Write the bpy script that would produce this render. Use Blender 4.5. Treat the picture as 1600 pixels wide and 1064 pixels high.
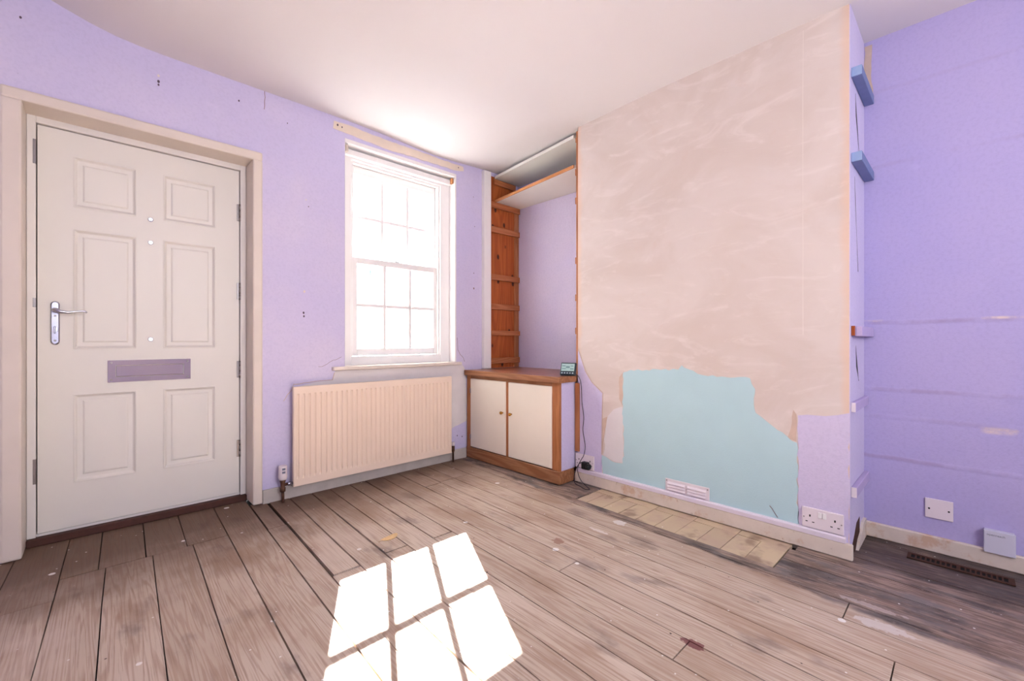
import bpy, bmesh, math, random
from mathutils import Vector, Matrix
random.seed(7)
scene = bpy.context.scene
COL = scene.collection
for o in list(bpy.data.objects):
    bpy.data.objects.remove(o)

# ------------------------------------------------------------------ camera
cam_d = bpy.data.cameras.new('camera')
cam_d.sensor_fit = 'HORIZONTAL'; cam_d.sensor_width = 36.0
cam_d.lens = 680.0 / 1600.0 * 36.0
cam_d.shift_y = 1.0 / 1600.0
cam_d.clip_start = 0.02
cam = bpy.data.objects.new('camera', cam_d); COL.objects.link(cam)
cam.location = (0, 0, 0.97)
cam.rotation_euler = (math.radians(90), 0, math.radians(46.24 - 90))
scene.camera = cam

# ------------------------------------------------------------------ world, sun, daylight, exposure
W = bpy.data.worlds.new('sky'); scene.world = W; W.use_nodes = True
bgn = W.node_tree.nodes['Background']
bgn.inputs[0].default_value = (0.93, 0.96, 1.0, 1); bgn.inputs[1].default_value = 6.5
sun_d = bpy.data.lights.new('sun', 'SUN'); sun_d.energy = 100.0; sun_d.angle = math.radians(0.45)
sun_d.color = (1.0, 0.97, 0.92)
sun = bpy.data.objects.new('sun', sun_d); COL.objects.link(sun)
sun.rotation_euler = Vector((-0.695, -1.39, -1.0)).to_track_quat('-Z', 'Y').to_euler()
sun.location = (6, 12, 9)
# window daylight, plus an unseen rear opening added to light the door wall
def area(name, loc, direction, sx, sy, power, color):
    d = bpy.data.lights.new(name, 'AREA'); d.shape = 'RECTANGLE'; d.size = sx; d.size_y = sy
    d.energy = power; d.color = color
    o = bpy.data.objects.new(name, d); COL.objects.link(o); o.location = loc
    o.rotation_euler = Vector(direction).to_track_quat('-Z', 'Z').to_euler()
    return o
def portal(name, loc, direction, sx, sy):
    o = area(name, loc, direction, sx, sy, 1.0, (1, 1, 1)); o.data.cycles.is_portal = True
portal('window_portal', (1.685, 3.16, 1.55), (0, -1, 0), 0.86, 1.5)
portal('rear_fill_opening_portal', (0.75, -1.78, 1.70), (0, 1, 0), 1.5, 1.2)
scene.view_settings.view_transform = 'Standard'
scene.view_settings.look = 'None'
scene.view_settings.gamma = 1.0
scene.view_settings.use_curve_mapping = False
scene.view_settings.exposure = 1.08

# ------------------------------------------------------------------ node helper
def lin(c):
    r = []
    for v in c[:3]:
        v /= 255.0
        r.append(v / 12.92 if v <= 0.04045 else ((v + 0.055) / 1.055) ** 2.4)
    return (r[0], r[1], r[2], 1.0)

class NT:
    def __init__(s, name):
        s.m = bpy.data.materials.new(name); s.m.use_nodes = True
        s.t = s.m.node_tree; s.n = s.t.nodes
        s.b = s.n['Principled BSDF']
        s.pos = s.n.new('ShaderNodeNewGeometry').outputs['Position']
    def link(s, a, b): s.t.links.new(a, b)
    def put(s, sock, v):
        if hasattr(v, 'is_output') or isinstance(v, bpy.types.NodeSocket): s.link(v, sock)
        elif isinstance(v, tuple) and len(v) == 3 and sock.type == 'RGBA': sock.default_value = lin(v)
        else: sock.default_value = v
    def math(s, op, a, b=0.0, c=0.0, clamp=False):
        n = s.n.new('ShaderNodeMath'); n.operation = op; n.use_clamp = clamp
        s.put(n.inputs[0], a); s.put(n.inputs[1], b)
        if op in ('MULTIPLY_ADD', 'SMOOTH_MIN', 'COMPARE'): s.put(n.inputs[2], c)
        return n.outputs[0]
    def step(s, v, lo, hi, a=0.0, b=1.0):
        n = s.n.new('ShaderNodeMapRange'); n.interpolation_type = 'SMOOTHSTEP'
        s.put(n.inputs[0], v); n.inputs[1].default_value = lo; n.inputs[2].default_value = hi
        n.inputs[3].default_value = a; n.inputs[4].default_value = b
        return n.outputs[0]
    def xyz(s, v=None):
        n = s.n.new('ShaderNodeSeparateXYZ'); s.link(v or s.pos, n.inputs[0]); return n.outputs
    def comb(s, x, y, z):
        n = s.n.new('ShaderNodeCombineXYZ')
        for i, q in enumerate((x, y, z)): s.put(n.inputs[i], q)
        return n.outputs[0]
    def scaled(s, sc, off=None, v=None):
        n = s.n.new('ShaderNodeVectorMath'); n.operation = 'MULTIPLY'
        s.link(v or s.pos, n.inputs[0]); n.inputs[1].default_value = sc
        r = n.outputs[0]
        if off is not None:
            k = s.n.new('ShaderNodeVectorMath'); k.operation = 'ADD'
            s.link(r, k.inputs[0]); s.put(k.inputs[1], off); r = k.outputs[0]
        return r
    def noise(s, scale, detail=3.0, vec=None, rough=0.55, dist=0.0):
        n = s.n.new('ShaderNodeTexNoise'); s.link(vec or s.pos, n.inputs['Vector'])
        n.inputs['Scale'].default_value = scale; n.inputs['Detail'].default_value = detail
        n.inputs['Roughness'].default_value = rough; n.inputs['Distortion'].default_value = dist
        return n.outputs['Fac']
    def voro(s, scale, vec=None):
        n = s.n.new('ShaderNodeTexVoronoi'); s.link(vec or s.pos, n.inputs['Vector'])
        n.inputs['Scale'].default_value = scale
        return n.outputs['Distance'], n.outputs['Color']
    def rnd(s):
        return s.n.new('ShaderNodeObjectInfo').outputs['Random']
    def mix(s, f, a, b, kind='MIX'):
        n = s.n.new('ShaderNodeMix'); n.data_type = 'RGBA'; n.blend_type = kind
        s.put(n.inputs[0], f); s.put(n.inputs[6], a); s.put(n.inputs[7], b)
        return n.outputs[2]
    def color(s, c): s.put(s.b.inputs['Base Color'], c)
    def bump(s, h, strength=0.3, dist=0.002):
        n = s.n.new('ShaderNodeBump'); n.inputs['Strength'].default_value = strength
        n.inputs['Distance'].default_value = dist; s.link(h, n.inputs['Height'])
        s.link(n.outputs[0], s.b.inputs['Normal'])
    def fin(s, rough=0.6, metal=0.0, spec=0.4):
        s.b.inputs['Roughness'].default_value = rough; s.b.inputs['Metallic'].default_value = metal
        s.b.inputs['Specular IOR Level'].default_value = spec
        return s.m

def plain(name, c, rough=0.5, metal=0.0, var=0.06, scale=12, bump=0.0, spec=0.4):
    t = NT(name)
    d = tuple(v * (1 - var) for v in c)
    t.color(t.mix(t.noise(scale, 4), d, c))
    if bump: t.bump(t.noise(180, 2), bump, 0.001)
    return t.fin(rough, metal, spec)

M = {}
def lilac(name, c, c2, streaks=False, tex=0.25):
    t = NT(name)
    big = t.step(t.noise(1.3, 4), 0.35, 0.65)
    col = t.mix(big, c, c2)
    col = t.mix(t.step(t.noise(9, 5), 0.62, 0.8, 0, 0.35), col, tuple(min(255, v + 14) for v in c2))
    x, y, z = t.xyz()
    # small chips and scuffs
    d, cc = t.voro(16)
    chip = t.math('MULTIPLY', t.step(d, 0.05, 0.02), t.step(t.noise(2.2, 2), 0.56, 0.62))
    col = t.mix(t.math('MULTIPLY', chip, 0.5), col, (120, 104, 132))
    col = t.mix(t.step(t.noise(70, 3), 0.4, 0.75, 0, 0.22), col, tuple(v - 26 for v in c))
    h = t.noise(130, 3)
    if streaks:
        wob = t.math('MULTIPLY', t.math('SUBTRACT', t.noise(2.5, 3), 0.5), 0.03)
        zz = t.math('ADD', z, wob)
        tot = None
        for lv, amt in ((2.20, .25), (1.83, .3), (1.065, .8), (0.735, .7), (0.40, .75), (0.60, .35)):
            b = t.math('ABSOLUTE', t.math('SUBTRACT', zz, lv))
            b = t.step(b, 0.016, 0.002, 0, amt)
            tot = b if tot is None else t.math('MAXIMUM', tot, b)
        brk = t.step(t.noise(7, 5), 0.35, 0.6)
        m = t.math('MULTIPLY', tot, brk)
        col = t.mix(t.math('MULTIPLY', m, 0.6), col, (158, 138, 172))
        b = t.step(t.math('ABSOLUTE', t.math('SUBTRACT', zz, 0.585)), 0.02, 0.004)
        b = t.math('MULTIPLY', b, t.step(t.noise(5, 6), 0.55, 0.66))
        b2 = t.step(t.math('ABSOLUTE', t.math('SUBTRACT', zz, 1.072)), 0.008, 0.002)
        b2 = t.math('MULTIPLY', b2, t.step(t.noise(6, 6), 0.56, 0.7))
        col = t.mix(t.math('MAXIMUM', b, b2), col, (222, 203, 200))
        h = t.math('ADD', h, t.math('MULTIPLY', tot, 2.0))
    t.color(col)
    t.bump(h, tex, 0.002)
    return t.fin(0.62, 0, 0.25)
M['lilac'] = lilac('lilac_wall_paint', (202, 194, 228), (210, 201, 227))
M['lilac_shaded'] = lilac('lilac_streaked_paint_shaded', (176, 167, 215), (183, 172, 215), True, 0.35)  # darker copy of the lilac: the right wall's shade is in the colour
M['lilac_t'] = lilac('lilac_textured_paint', (200, 190, 222), (206, 195, 223), False, 0.8)

def plaster():
    t = NT('bare_pink_plaster')
    n1 = t.noise(1.6, 5, t.scaled((1, 1, 1.6)), 0.6, 0.8)
    sw = t.noise(5, 6, t.scaled((1, 0.55, 1.9)), 0.65, 1.5)
    col = t.mix(t.step(n1, 0.35, 0.65), (206, 191, 183), (213, 200, 194))
    col = t.mix(t.step(sw, 0.5, 0.72, 0, 0.55), col, (225, 213, 208))
    col = t.mix(t.step(t.noise(11, 6), 0.6, 0.8, 0, 0.25), col, (206, 180, 166))
    x, y, z = t.xyz()
    e = t.math('MINIMUM', t.math('SUBTRACT', y, 0.36), t.math('SUBTRACT', 1.865, y))
    e = t.math('ADD', e, t.math('MULTIPLY', t.math('SUBTRACT', t.noise(7, 4), 0.5), 0.05))
    col = t.mix(t.step(e, 0.045, 0.0, 0, 0.6), col, (222, 186, 160))
    t.color(col)
    t.bump(t.math('ADD', sw, t.math('MULTIPLY', t.noise(150, 2), 0.15)), 0.25, 0.004)
    return t.fin(0.75, 0, 0.2)
M['plaster'] = plaster()
M['patch_plaster'] = plain('pale_patch_plaster', (228, 221, 223), 0.75, 0, 0.08, 9, 0.3, 0.2)
M['raw_plaster'] = plain('raw_orange_plaster', (218, 192, 176), 0.8, 0, 0.16, 22, 0.6, 0.2)
M['strip_plaster'] = plain('cream_filler', (232, 216, 202), 0.8, 0, 0.07, 18, 0.4, 0.2)
M['aqua'] = plain('aqua_textured_paint', (184, 213, 219), 0.6, 0, 0.05, 5, 0.9, 0.3)
M['ceiling'] = plain('ceiling_paint', (228, 222, 223), 0.7, 0, 0.03, 1.5, 0.12, 0.2)
M['gloss_cream'] = plain('aged_cream_gloss', (226, 213, 202), 0.4, 0, 0.07, 6, 0.1)
M['door'] = plain('white_door_paint', (229, 224, 217), 0.42, 0, 0.03, 3, 0.05)
M['frame_white'] = plain('white_frame_paint', (230, 224, 220), 0.45, 0, 0.04, 9)
M['win_white'] = plain('white_window_paint', (238, 234, 234), 0.45, 0, 0.03, 9)
M['sill'] = plain('cream_sill_paint', (230, 218, 208), 0.5, 0, 0.12, 14, 0.2)
def skirt_mat():
    t = NT('scuffed_skirting_paint')
    col = t.mix(t.noise(16, 4), (202, 188, 174), (224, 210, 198))
    col = t.mix(t.step(t.noise(11, 6, None, 0.65), 0.54, 0.68, 0, 0.7), col, (196, 158, 128))
    col = t.mix(t.step(t.noise(40, 4), 0.66, 0.74, 0, 0.7), col, (150, 118, 98))
    t.color(col); t.bump(t.noise(60, 4), 0.4, 0.002)
    return t.fin(0.6, 0, 0.35)
M['skirt'] = skirt_mat()
M['skirt_grey'] = plain('grey_skirting_paint', (205, 195, 188), 0.6, 0, 0.18, 14, 0.4)
M['rad'] = plain('cream_radiator_enamel', (238, 216, 198), 0.45, 0, 0.04, 5)
M['melamine'] = plain('white_melamine', (226, 222, 216), 0.4, 0, 0.03, 8)
M['cream_door'] = plain('cream_cabinet_paint', (238, 226, 212), 0.45, 0, 0.06, 3)
M['plastic'] = plain('white_plastic', (228, 216, 222), 0.35, 0, 0.02, 6)
M['plastic_grey'] = plain('grey_white_plastic', (206, 204, 220), 0.4, 0, 0.03, 6)
M['trunk'] = plain('trunking_plastic', (226, 214, 226), 0.4, 0, 0.05, 12)
M['black'] = plain('black_plastic', (22, 24, 26), 0.4)
M['slot'] = plain('dark_slot', (28, 24, 26), 0.7)
M['case'] = plain('dark_monitor_case', (38, 52, 58), 0.4)
M['button'] = plain('pale_buttons', (190, 205, 210), 0.4)
M['cable'] = plain('dark_cable', (44, 36, 48), 0.5)
M['chrome'] = plain('chrome', (190, 190, 205), 0.24, 1.0, 0.03, 20)
M['mirror'] = plain('polished_chrome', (226, 220, 214), 0.05, 1.0, 0.02, 20)
M['steel'] = plain('dull_steel', (150, 142, 142), 0.35, 1.0, 0.1, 60)
M['brass'] = plain('brass', (200, 150, 70), 0.25, 1.0, 0.1, 60)
M['copper'] = plain('tarnished_pipe', (112, 78, 62), 0.5, 0.6, 0.3, 60)
M['rust'] = plain('rusty_iron', (92, 58, 44), 0.85, 0.2, 0.45, 40, 0.8)
M['void'] = plain('dark_void', (16, 12, 11), 0.95)
M['hole'] = plain('dark_hole', (88, 72, 92), 0.9)
M['crackm'] = plain('crack_shadow', (138, 112, 118), 0.9)
M['seam'] = plain('pale_seam', (228, 216, 208), 0.8)
M['threshold'] = plain('red_brown_threshold', (86, 48, 38), 0.6, 0, 0.3, 25, 0.3)
M['blue'] = plain('blue_batten_paint', (118, 132, 178), 0.55, 0, 0.14, 18, 0.3)
M['blue_end'] = plain('pale_blue_batten_paint', (150, 172, 214), 0.55, 0, 0.08, 18, 0.3)
M['batten_lilac'] = plain('lilac_batten_paint', (192, 174, 214), 0.55, 0, 0.08, 18, 0.3)
M['leafm'] = plain('dry_leaf', (240, 202, 146), 0.7, 0, 0.2, 60)
M['lcd'] = plain('lcd_screen', (178, 208, 204), 0.3, 0, 0.12, 60)
M['lcd_mark'] = plain('lcd_marks', (120, 150, 150), 0.4)
M['grey_print'] = plain('grey_print', (120, 122, 140), 0.6)
M['street'] = plain('street_tarmac', (150, 150, 156), 0.9)
M['render'] = plain('pale_render', (236, 236, 236), 0.8)
M['slate'] = plain('blue_slate', (118, 136, 158), 0.7, 0, 0.3, 3)
M['houseglass'] = plain('house_window_glass', (150, 164, 174), 0.3, 0, 0.4, 2)
M['hedge'] = plain('hedge_green', (60, 92, 76), 0.8, 0, 0.4, 6)

def wood(name, c1, c2, knots, axis, gs=1.0, rough=0.5):
    t = NT(name)
    r = t.math('MULTIPLY', t.rnd(), 60.0)
    st = [7 * gs] * 3; st[axis] = 0.7 * gs
    v = t.scaled(tuple(st), t.comb(r, r, r))
    n = t.noise(1.0, 2, v, 0.5, 0.6)
    g = t.math('SINE', t.math('MULTIPLY', n, 70.0))
    fine = [120] * 3; fine[axis] = 5
    f = t.noise(1.0, 3, t.scaled(tuple(fine)))
    col = t.mix(t.step(g, -0.8, 1.0, 0, 0.8), c1, c2)
    col = t.mix(t.step(f, 0.45, 0.7, 0, 0.45), col, tuple(q * 0.8 for q in c1))
    if knots:
        d, cc = t.voro(1.0, t.scaled((11, 11, 6.5)))
        k = t.step(t.math('ADD', d, t.math('MULTIPLY', t.noise(30, 2), 0.08)), 0.24, 0.15)
        col = t.mix(k, col, (58, 26, 18))
    t.color(col); t.bump(f, 0.15, 0.001)
    return t.fin(rough, 0, 0.35)
M['oak'] = wood('cabinet_frame_wood', (142, 92, 60), (166, 114, 80), False, 1)
M['oak_v'] = wood('cabinet_stile_wood', (156, 96, 56), (178, 116, 74), False, 2)
M['top'] = wood('worktop_veneer', (138, 84, 62), (164, 108, 84), False, 1, 0.8, 0.3)
M['pine'] = wood('orange_pine_board', (158, 76, 30), (178, 94, 42), True, 2, 0.9)
M['batten'] = wood('pine_batten', (164, 96, 58), (184, 116, 76), False, 0, 1.0, 0.6)
M['strip'] = wood('brown_wood_strip', (160, 98, 60), (178, 118, 80), False, 2, 1.0, 0.6)
M['lip'] = wood('shelf_lipping', (188, 124, 76), (206, 144, 96), False, 1, 1.0, 0.5)

def floor_mat():
    t = NT('worn_floorboard')
    rn = t.rnd()
    r = t.math('MULTIPLY', rn, 90.0)
    x, y, z = t.xyz()
    n = t.noise(1.0, 2.5, t.scaled((15, 0.6, 1), t.comb(r, r, 0.0)), 0.5, 0.35)
    g = t.math('SINE', t.math('MULTIPLY', n, 80.0))
    f = t.noise(1.0, 4, t.scaled((170, 5, 1), t.comb(r, 0.0, 0.0)))
    base = t.mix(t.step(rn, 0.0, 1.0), (186, 166, 150), (200, 181, 165))
    col = t.mix(t.step(g, 0.0, 1.0, 0, 0.5), base, (160, 130, 110))
    col = t.mix(t.step(f, 0.48, 0.7, 0, 0.65), col, (150, 124, 108))
    kd, kc = t.voro(1.0, t.scaled((6.5, 2.6, 1), t.comb(r, r, 0.0))); ks = t.xyz(kc)
    kn = t.math('MULTIPLY', t.step(kd, 0.10, 0.03), t.step(ks[0], 0.6, 0.62))
    col = t.mix(t.math('MULTIPLY', kn, 0.75), col, (112, 82, 66))
    # worn brown patches and grey grime
    col = t.mix(t.step(t.noise(2.3, 5, t.scaled((1.4, 0.6, 1))), 0.48, 0.68, 0, 0.6), col, (150, 118, 96))
    col = t.mix(t.step(t.noise(6, 5, t.scaled((1, 0.5, 1), (7.0, 3.0, 0.0))), 0.57, 0.72, 0, 0.7), col, (122, 104, 98))
    col = t.mix(t.step(t.noise(1.7, 4, t.scaled((1, 1, 1), (17.0, 3.0, 0.0))), 0.55, 0.72, 0, 0.4), col, (214, 196, 184))
    # unbleached brown band along the door wall
    e = t.math('ADD', y, t.math('MULTIPLY', t.math('SUBTRACT', t.noise(4, 5), 0.5), 0.7))
    e = t.math('SUBTRACT', e, t.math('MULTIPLY', x, 0.10))
    col = t.mix(t.step(e, 1.95, 2.75, 0, 0.86), col, t.mix(f, (66, 48, 37), (116, 86, 66)))
    # old dark varnish border in front of hearth, cabinet and right alcove
    bx = t.math('SUBTRACT', x, t.math('MULTIPLY', t.math('SUBTRACT', y, 0.1), 0.075))
    bx = t.math('ADD', bx, t.math('MULTIPLY', t.math('SUBTRACT', t.noise(9, 5), 0.5), 0.07))
    border = t.step(bx, 1.955, 1.985)
    wear = t.step(t.noise(4.5, 8, t.scaled((2.2, 0.7, 1)), 0.72), 0.38, 0.58)
    dk = t.mix(t.step(t.noise(8, 5, t.scaled((1.5, .6, 1))), 0.4, 0.62), (62, 54, 54), (112, 104, 104))
    br = t.mix(t.step(t.noise(60, 3, t.scaled((1, .1, 1))), 0.4, 0.6), (116, 92, 80), (164, 138, 124))
    dkc = t.mix(t.math('MULTIPLY', wear, 0.8), dk, br)
    fleck = t.step(t.noise(1.0, 5, t.scaled((85, 14, 1)), 0.7), 0.58, 0.68, 0, 0.6)
    dkc = t.mix(fleck, dkc, (176, 160, 152))
    col = t.mix(t.math('MULTIPLY', border, 0.93), col, dkc)
    # deep corner of the right alcove is nearly black
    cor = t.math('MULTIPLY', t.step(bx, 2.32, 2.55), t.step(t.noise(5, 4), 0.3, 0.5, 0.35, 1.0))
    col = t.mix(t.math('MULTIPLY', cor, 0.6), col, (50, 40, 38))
    # pale grey streak of worn varnish by the cabinet
    # paint drips
    d, cc = t.voro(9.0)
    sep = t.xyz(cc)
    gate = t.step(sep[0], 0.66, 0.69)
    thr = t.math('MULTIPLY', sep[1], 0.16)
    dd = t.math('SUBTRACT', t.math('ADD', d, t.math('MULTIPLY', t.noise(60, 2), 0.07)), thr)
    col = t.mix(t.math('MULTIPLY', t.step(dd, 0.04, 0.02), gate), col, (228, 222, 218))
    d2, c2 = t.voro(34.0)
    s2 = t.xyz(c2)
    sp = t.math('MULTIPLY', t.step(d2, 0.14, 0.08), t.step(s2[0], 0.91, 0.915))
    col = t.mix(sp, col, (226, 220, 216))
    # nail heads / dark specks
    d3, c3 = t.voro(21.0, t.scaled((1, 1, 1), (3.1, 7.7, 0.0)))
    s3 = t.xyz(c3)
    sp3 = t.math('MULTIPLY', t.step(d3, 0.10, 0.05), t.step(s3[1], 0.90, 0.905))
    col = t.mix(sp3, col, (74, 58, 54))
    # dark red paint stain, brown stain, white smear
    def blob(px, py, rx, ry, c, colr, k=0.03):
        a = t.math('POWER', t.math('DIVIDE', t.math('SUBTRACT', x, px), rx), 2.0)
        b = t.math('POWER', t.math('DIVIDE', t.math('SUBTRACT', y, py), ry), 2.0)
        q = t.math('ADD', t.math('SQRT', t.math('ADD', a, b)), t.math('MULTIPLY', t.math('SUBTRACT', t.noise(38, 4), 0.5), 2.2))
        return t.mix(t.step(q, 1.05, 0.8, 0, colr), c, k)
    col = blob(1.385, 0.605, 0.024, 0.036, col, 0.85, (112, 52, 58))
    col = blob(1.62, 1.37, 0.03, 0.03, col, 0.7, (142, 98, 82))
    col = blob(1.93, 0.20, 0.030, 0.08, col, 0.8, (206, 196, 192))
    col = blob(2.05, 0.24, 0.015, 0.10, col, 0.5, (196, 180, 176))
    col = blob(2.02, 1.28, 0.03, 0.035, col, 0.8, (214, 206, 204))
    col = blob(1.86, 1.30, 0.012, 0.06, col, 0.7, (222, 212, 208))
    t.color(col)
    t.bump(t.math('ADD', t.math('MULTIPLY', g, 0.25), f), 0.25, 0.0015)
    return t.fin(0.62, 0, 0.3)
M['floor'] = floor_mat()

def tile_mat():
    t = NT('ochre_hearth_tile')
    rn = t.rnd()
    col = t.mix(rn, (188, 165, 140), (206, 183, 152))
    col = t.mix(t.step(t.noise(9, 5), 0.42, 0.66, 0, 0.75), col, (186, 158, 140))
    col = t.mix(t.step(t.noise(5, 4, t.scaled((1, 1, 1), (5.0, 0.0, 0.0))), 0.54, 0.68, 0, 0.75), col, (134, 108, 92))
    d, c = t.voro(20); s = t.xyz(c)
    col = t.mix(t.math('MULTIPLY', t.step(d, 0.1, 0.05), t.step(s[0], .9, .91)), col, (226, 218, 212))
    t.color(col); t.bump(t.noise(60, 3), 0.3, 0.001)
    return t.fin(0.6, 0, 0.3)
M['tile'] = tile_mat()

def glass_mat():
    m = bpy.data.materials.new('window_glass'); m.use_nodes = True
    nt = m.node_tree; nt.nodes.clear()
    o = nt.nodes.new('ShaderNodeOutputMaterial'); mx = nt.nodes.new('ShaderNodeMixShader')
    tr = nt.nodes.new('ShaderNodeBsdfTransparent'); gl = nt.nodes.new('ShaderNodeBsdfGlossy')
    gl.inputs['Roughness'].default_value = 0.02
    tr.inputs[0].default_value = (0.96, 0.985, 0.985, 1)
    fr = nt.nodes.new('ShaderNodeFresnel'); fr.inputs[0].default_value = 1.45
    nt.links.new(fr.outputs[0], mx.inputs[0]); nt.links.new(tr.outputs[0], mx.inputs[1])
    nt.links.new(gl.outputs[0], mx.inputs[2]); nt.links.new(mx.outputs[0], o.inputs[0])
    return m
M['glass'] = glass_mat()

# ------------------------------------------------------------------ mesh helper
ORG = {}
class MB:
    def __init__(s): s.bm = bmesh.new()
    def box(s, x0, x1, y0, y1, z0, z1, bev=0.0, seg=1, rot=None):
        ret = bmesh.ops.create_cube(s.bm, size=1.0)
        vs = ret['verts']
        c = Vector(((x0 + x1) / 2, (y0 + y1) / 2, (z0 + z1) / 2))
        for v in vs:
            v.co = Vector((v.co.x * (x1 - x0), v.co.y * (y1 - y0), v.co.z * (z1 - z0)))
        if bev > 0:
            es = list({e for v in vs for e in v.link_edges})
            r = bmesh.ops.bevel(s.bm, geom=es, offset=bev, segments=seg, affect='EDGES', profile=0.5)
            vs = list({v for f in r['faces'] for v in f.verts} | {v for v in vs if v.is_valid})
        for v in vs:
            v.co = (rot @ v.co if rot else v.co) + c
        return s
    def poly(s, pts, vec):
        """prism: polygon of 3D points extruded by vec"""
        n = len(pts); vec = Vector(vec)
        a = [s.bm.verts.new(p) for p in pts]; b = [s.bm.verts.new(Vector(p) + vec) for p in pts]
        f1 = s.bm.faces.new(a); f2 = s.bm.faces.new(list(reversed(b)))
        for i in range(n):
            s.bm.faces.new((a[i], b[i], b[(i + 1) % n], a[(i + 1) % n]))
        return s
    def tube(s, path, rad, n=10, cap=True):
        P = [Vector(p) for p in path]; rr = rad if isinstance(rad, (list, tuple)) else [rad] * len(P)
        rings = []; up = None
        for i, p in enumerate(P):
            d = (P[min(i + 1, len(P) - 1)] - P[max(i - 1, 0)]).normalized()
            if up is None: up = d.orthogonal().normalized()
            up = (up - d * up.dot(d)).normalized(); sd = d.cross(up)
            rings.append([s.bm.verts.new(p + (up * math.cos(2 * math.pi * k / n) + sd * math.sin(2 * math.pi * k / n)) * rr[i]) for k in range(n)])
        for i in range(len(rings) - 1):
            for k in range(n):
                f = s.bm.faces.new((rings[i][k], rings[i][(k + 1) % n], rings[i + 1][(k + 1) % n], rings[i + 1][k])); f.smooth = True
        if cap:
            s.bm.faces.new(list(reversed(rings[0]))); s.bm.faces.new(rings[-1])
        return s
    def rings(s, rs, cap_last=True):
        """list of equal-length closed rings of points, lofted"""
        V = [[s.bm.verts.new(p) for p in r] for r in rs]
        n = len(V[0])
        for i in range(len(V) - 1):
            for k in range(n):
                s.bm.faces.new((V[i][k], V[i][(k + 1) % n], V[i + 1][(k + 1) % n], V[i + 1][k]))
        if cap_last: s.bm.faces.new(V[-1])
        return s
    def build(s, name, mat, parent=None, org=None, smooth=False):
        bm = s.bm
        bmesh.ops.recalc_face_normals(bm, faces=bm.faces)
        if smooth:
            for f in bm.faces: f.smooth = True
        if parent is not None:
            o_w = ORG[parent.as_pointer()]
        else:
            if org is None:
                xs = [v.co for v in bm.verts]
                o_w = Vector(((min(v.x for v in xs) + max(v.x for v in xs)) / 2, (min(v.y for v in xs) + max(v.y for v in xs)) / 2, min(v.z for v in xs)))
            else: o_w = Vector(org)
        bmesh.ops.translate(bm, verts=bm.verts, vec=-o_w)
        me = bpy.data.meshes.new(name); bm.to_mesh(me); bm.free()
        me.materials.append(M[mat] if isinstance(mat, str) else mat)
        o = bpy.data.objects.new(name, me); COL.objects.link(o)
        if parent is not None: o.parent = parent
        else: o.location = o_w
        ORG[o.as_pointer()] = Vector(o_w)
        return o
def tag(o, label, cat, group=None, kind=None):
    o['label'] = label; o['category'] = cat
    if group: o['group'] = group
    if kind: o['kind'] = kind
    return o
def thing(name, loc, label, cat, group=None, kind=None):
    o = bpy.data.objects.new(name, None); COL.objects.link(o); o.location = loc
    o.empty_display_size = 0.05
    ORG[o.as_pointer()] = Vector(loc)
    return tag(o, label, cat, group, kind)
def B(x0, x1, y0, y1, z0, z1, bev=0.0, seg=1): return MB().box(x0, x1, y0, y1, z0, z1, bev, seg)

# ------------------------------------------------------------------ plan
YF = 2.91      # face of the door and window wall
XC = 2.42      # face of the chimney breast
XR = 2.80      # right alcove wall
XL = 2.86      # back wall of the shelved alcove
CY0, CY1 = 0.36, 1.865
def fault(y): return 0.037 * (y - 2.9)

# walls
m = MB()
T = 3.20
for a in ((-1.4, -0.285, 0, 2.7), (-0.285, 0.70, 2.06, 2.7), (0.70, 1.22, 0, 2.7), (1.22, 2.15, 0, 0.775), (1.22, 2.15, 2.345, 2.7), (2.15, 2.95, 0, 2.7)):
    m.box(a[0], a[1], YF, T, a[2], a[3])
wall_front = tag(m.build('wall_front', 'lilac', org=(0, YF, 0)), 'lilac painted wall with the front door and the sash window', 'wall', kind='structure')
wall_ch = tag(B(XC, 2.95, CY0, CY1, -0.03, 2.7).build('wall_chimney', 'plaster', org=(XC, 1.1, 0)), 'chimney breast wall of bare pink plaster over aqua and lilac paint', 'wall', kind='structure')
wall_right = tag(B(XR, 2.95, -1.85, CY0, -0.03, 2.7).build('wall_right', 'lilac_shaded', org=(XR, 0, 0)), 'lilac alcove wall with paint ridges right of the chimney breast', 'wall', kind='structure')
wall_alc = tag(B(XL, 2.95, CY1, 2.93, -0.03, 2.7).build('wall_alcove', 'lilac', org=(XL, 2.4, 0)), 'lilac back wall of the shelved alcove above the cabinet', 'wall', kind='structure')
tag(B(-1.5, -1.4, -1.85, T, -0.03, 2.7).build('wall_left', 'lilac', org=(-1.4, 0, 0)), 'plain lilac wall on the door side of the room', 'wall', kind='structure')
m = MB()
for a in ((-1.5, 0.0, 0, 2.7), (1.50, 2.95, 0, 2.7), (0.0, 1.50, 0, 1.10), (0.0, 1.50, 2.30, 2.7)):  # unseen wall; gap added so daylight reaches the door wall
    m.box(a[0], a[1], -1.85, -1.70, a[2], a[3])
tag(m.build('wall_back', 'lilac', org=(0.5, -1.7, 0)), 'lilac rear wall with an added unseen opening that lets in fill daylight', 'wall', kind='structure')
# thin skin on chimney side in the right alcove (painted)
B(XC, XR, CY0 - 0.003, CY0, 0.0, 2.7).build('side_paint', 'lilac_t', wall_ch)

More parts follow.
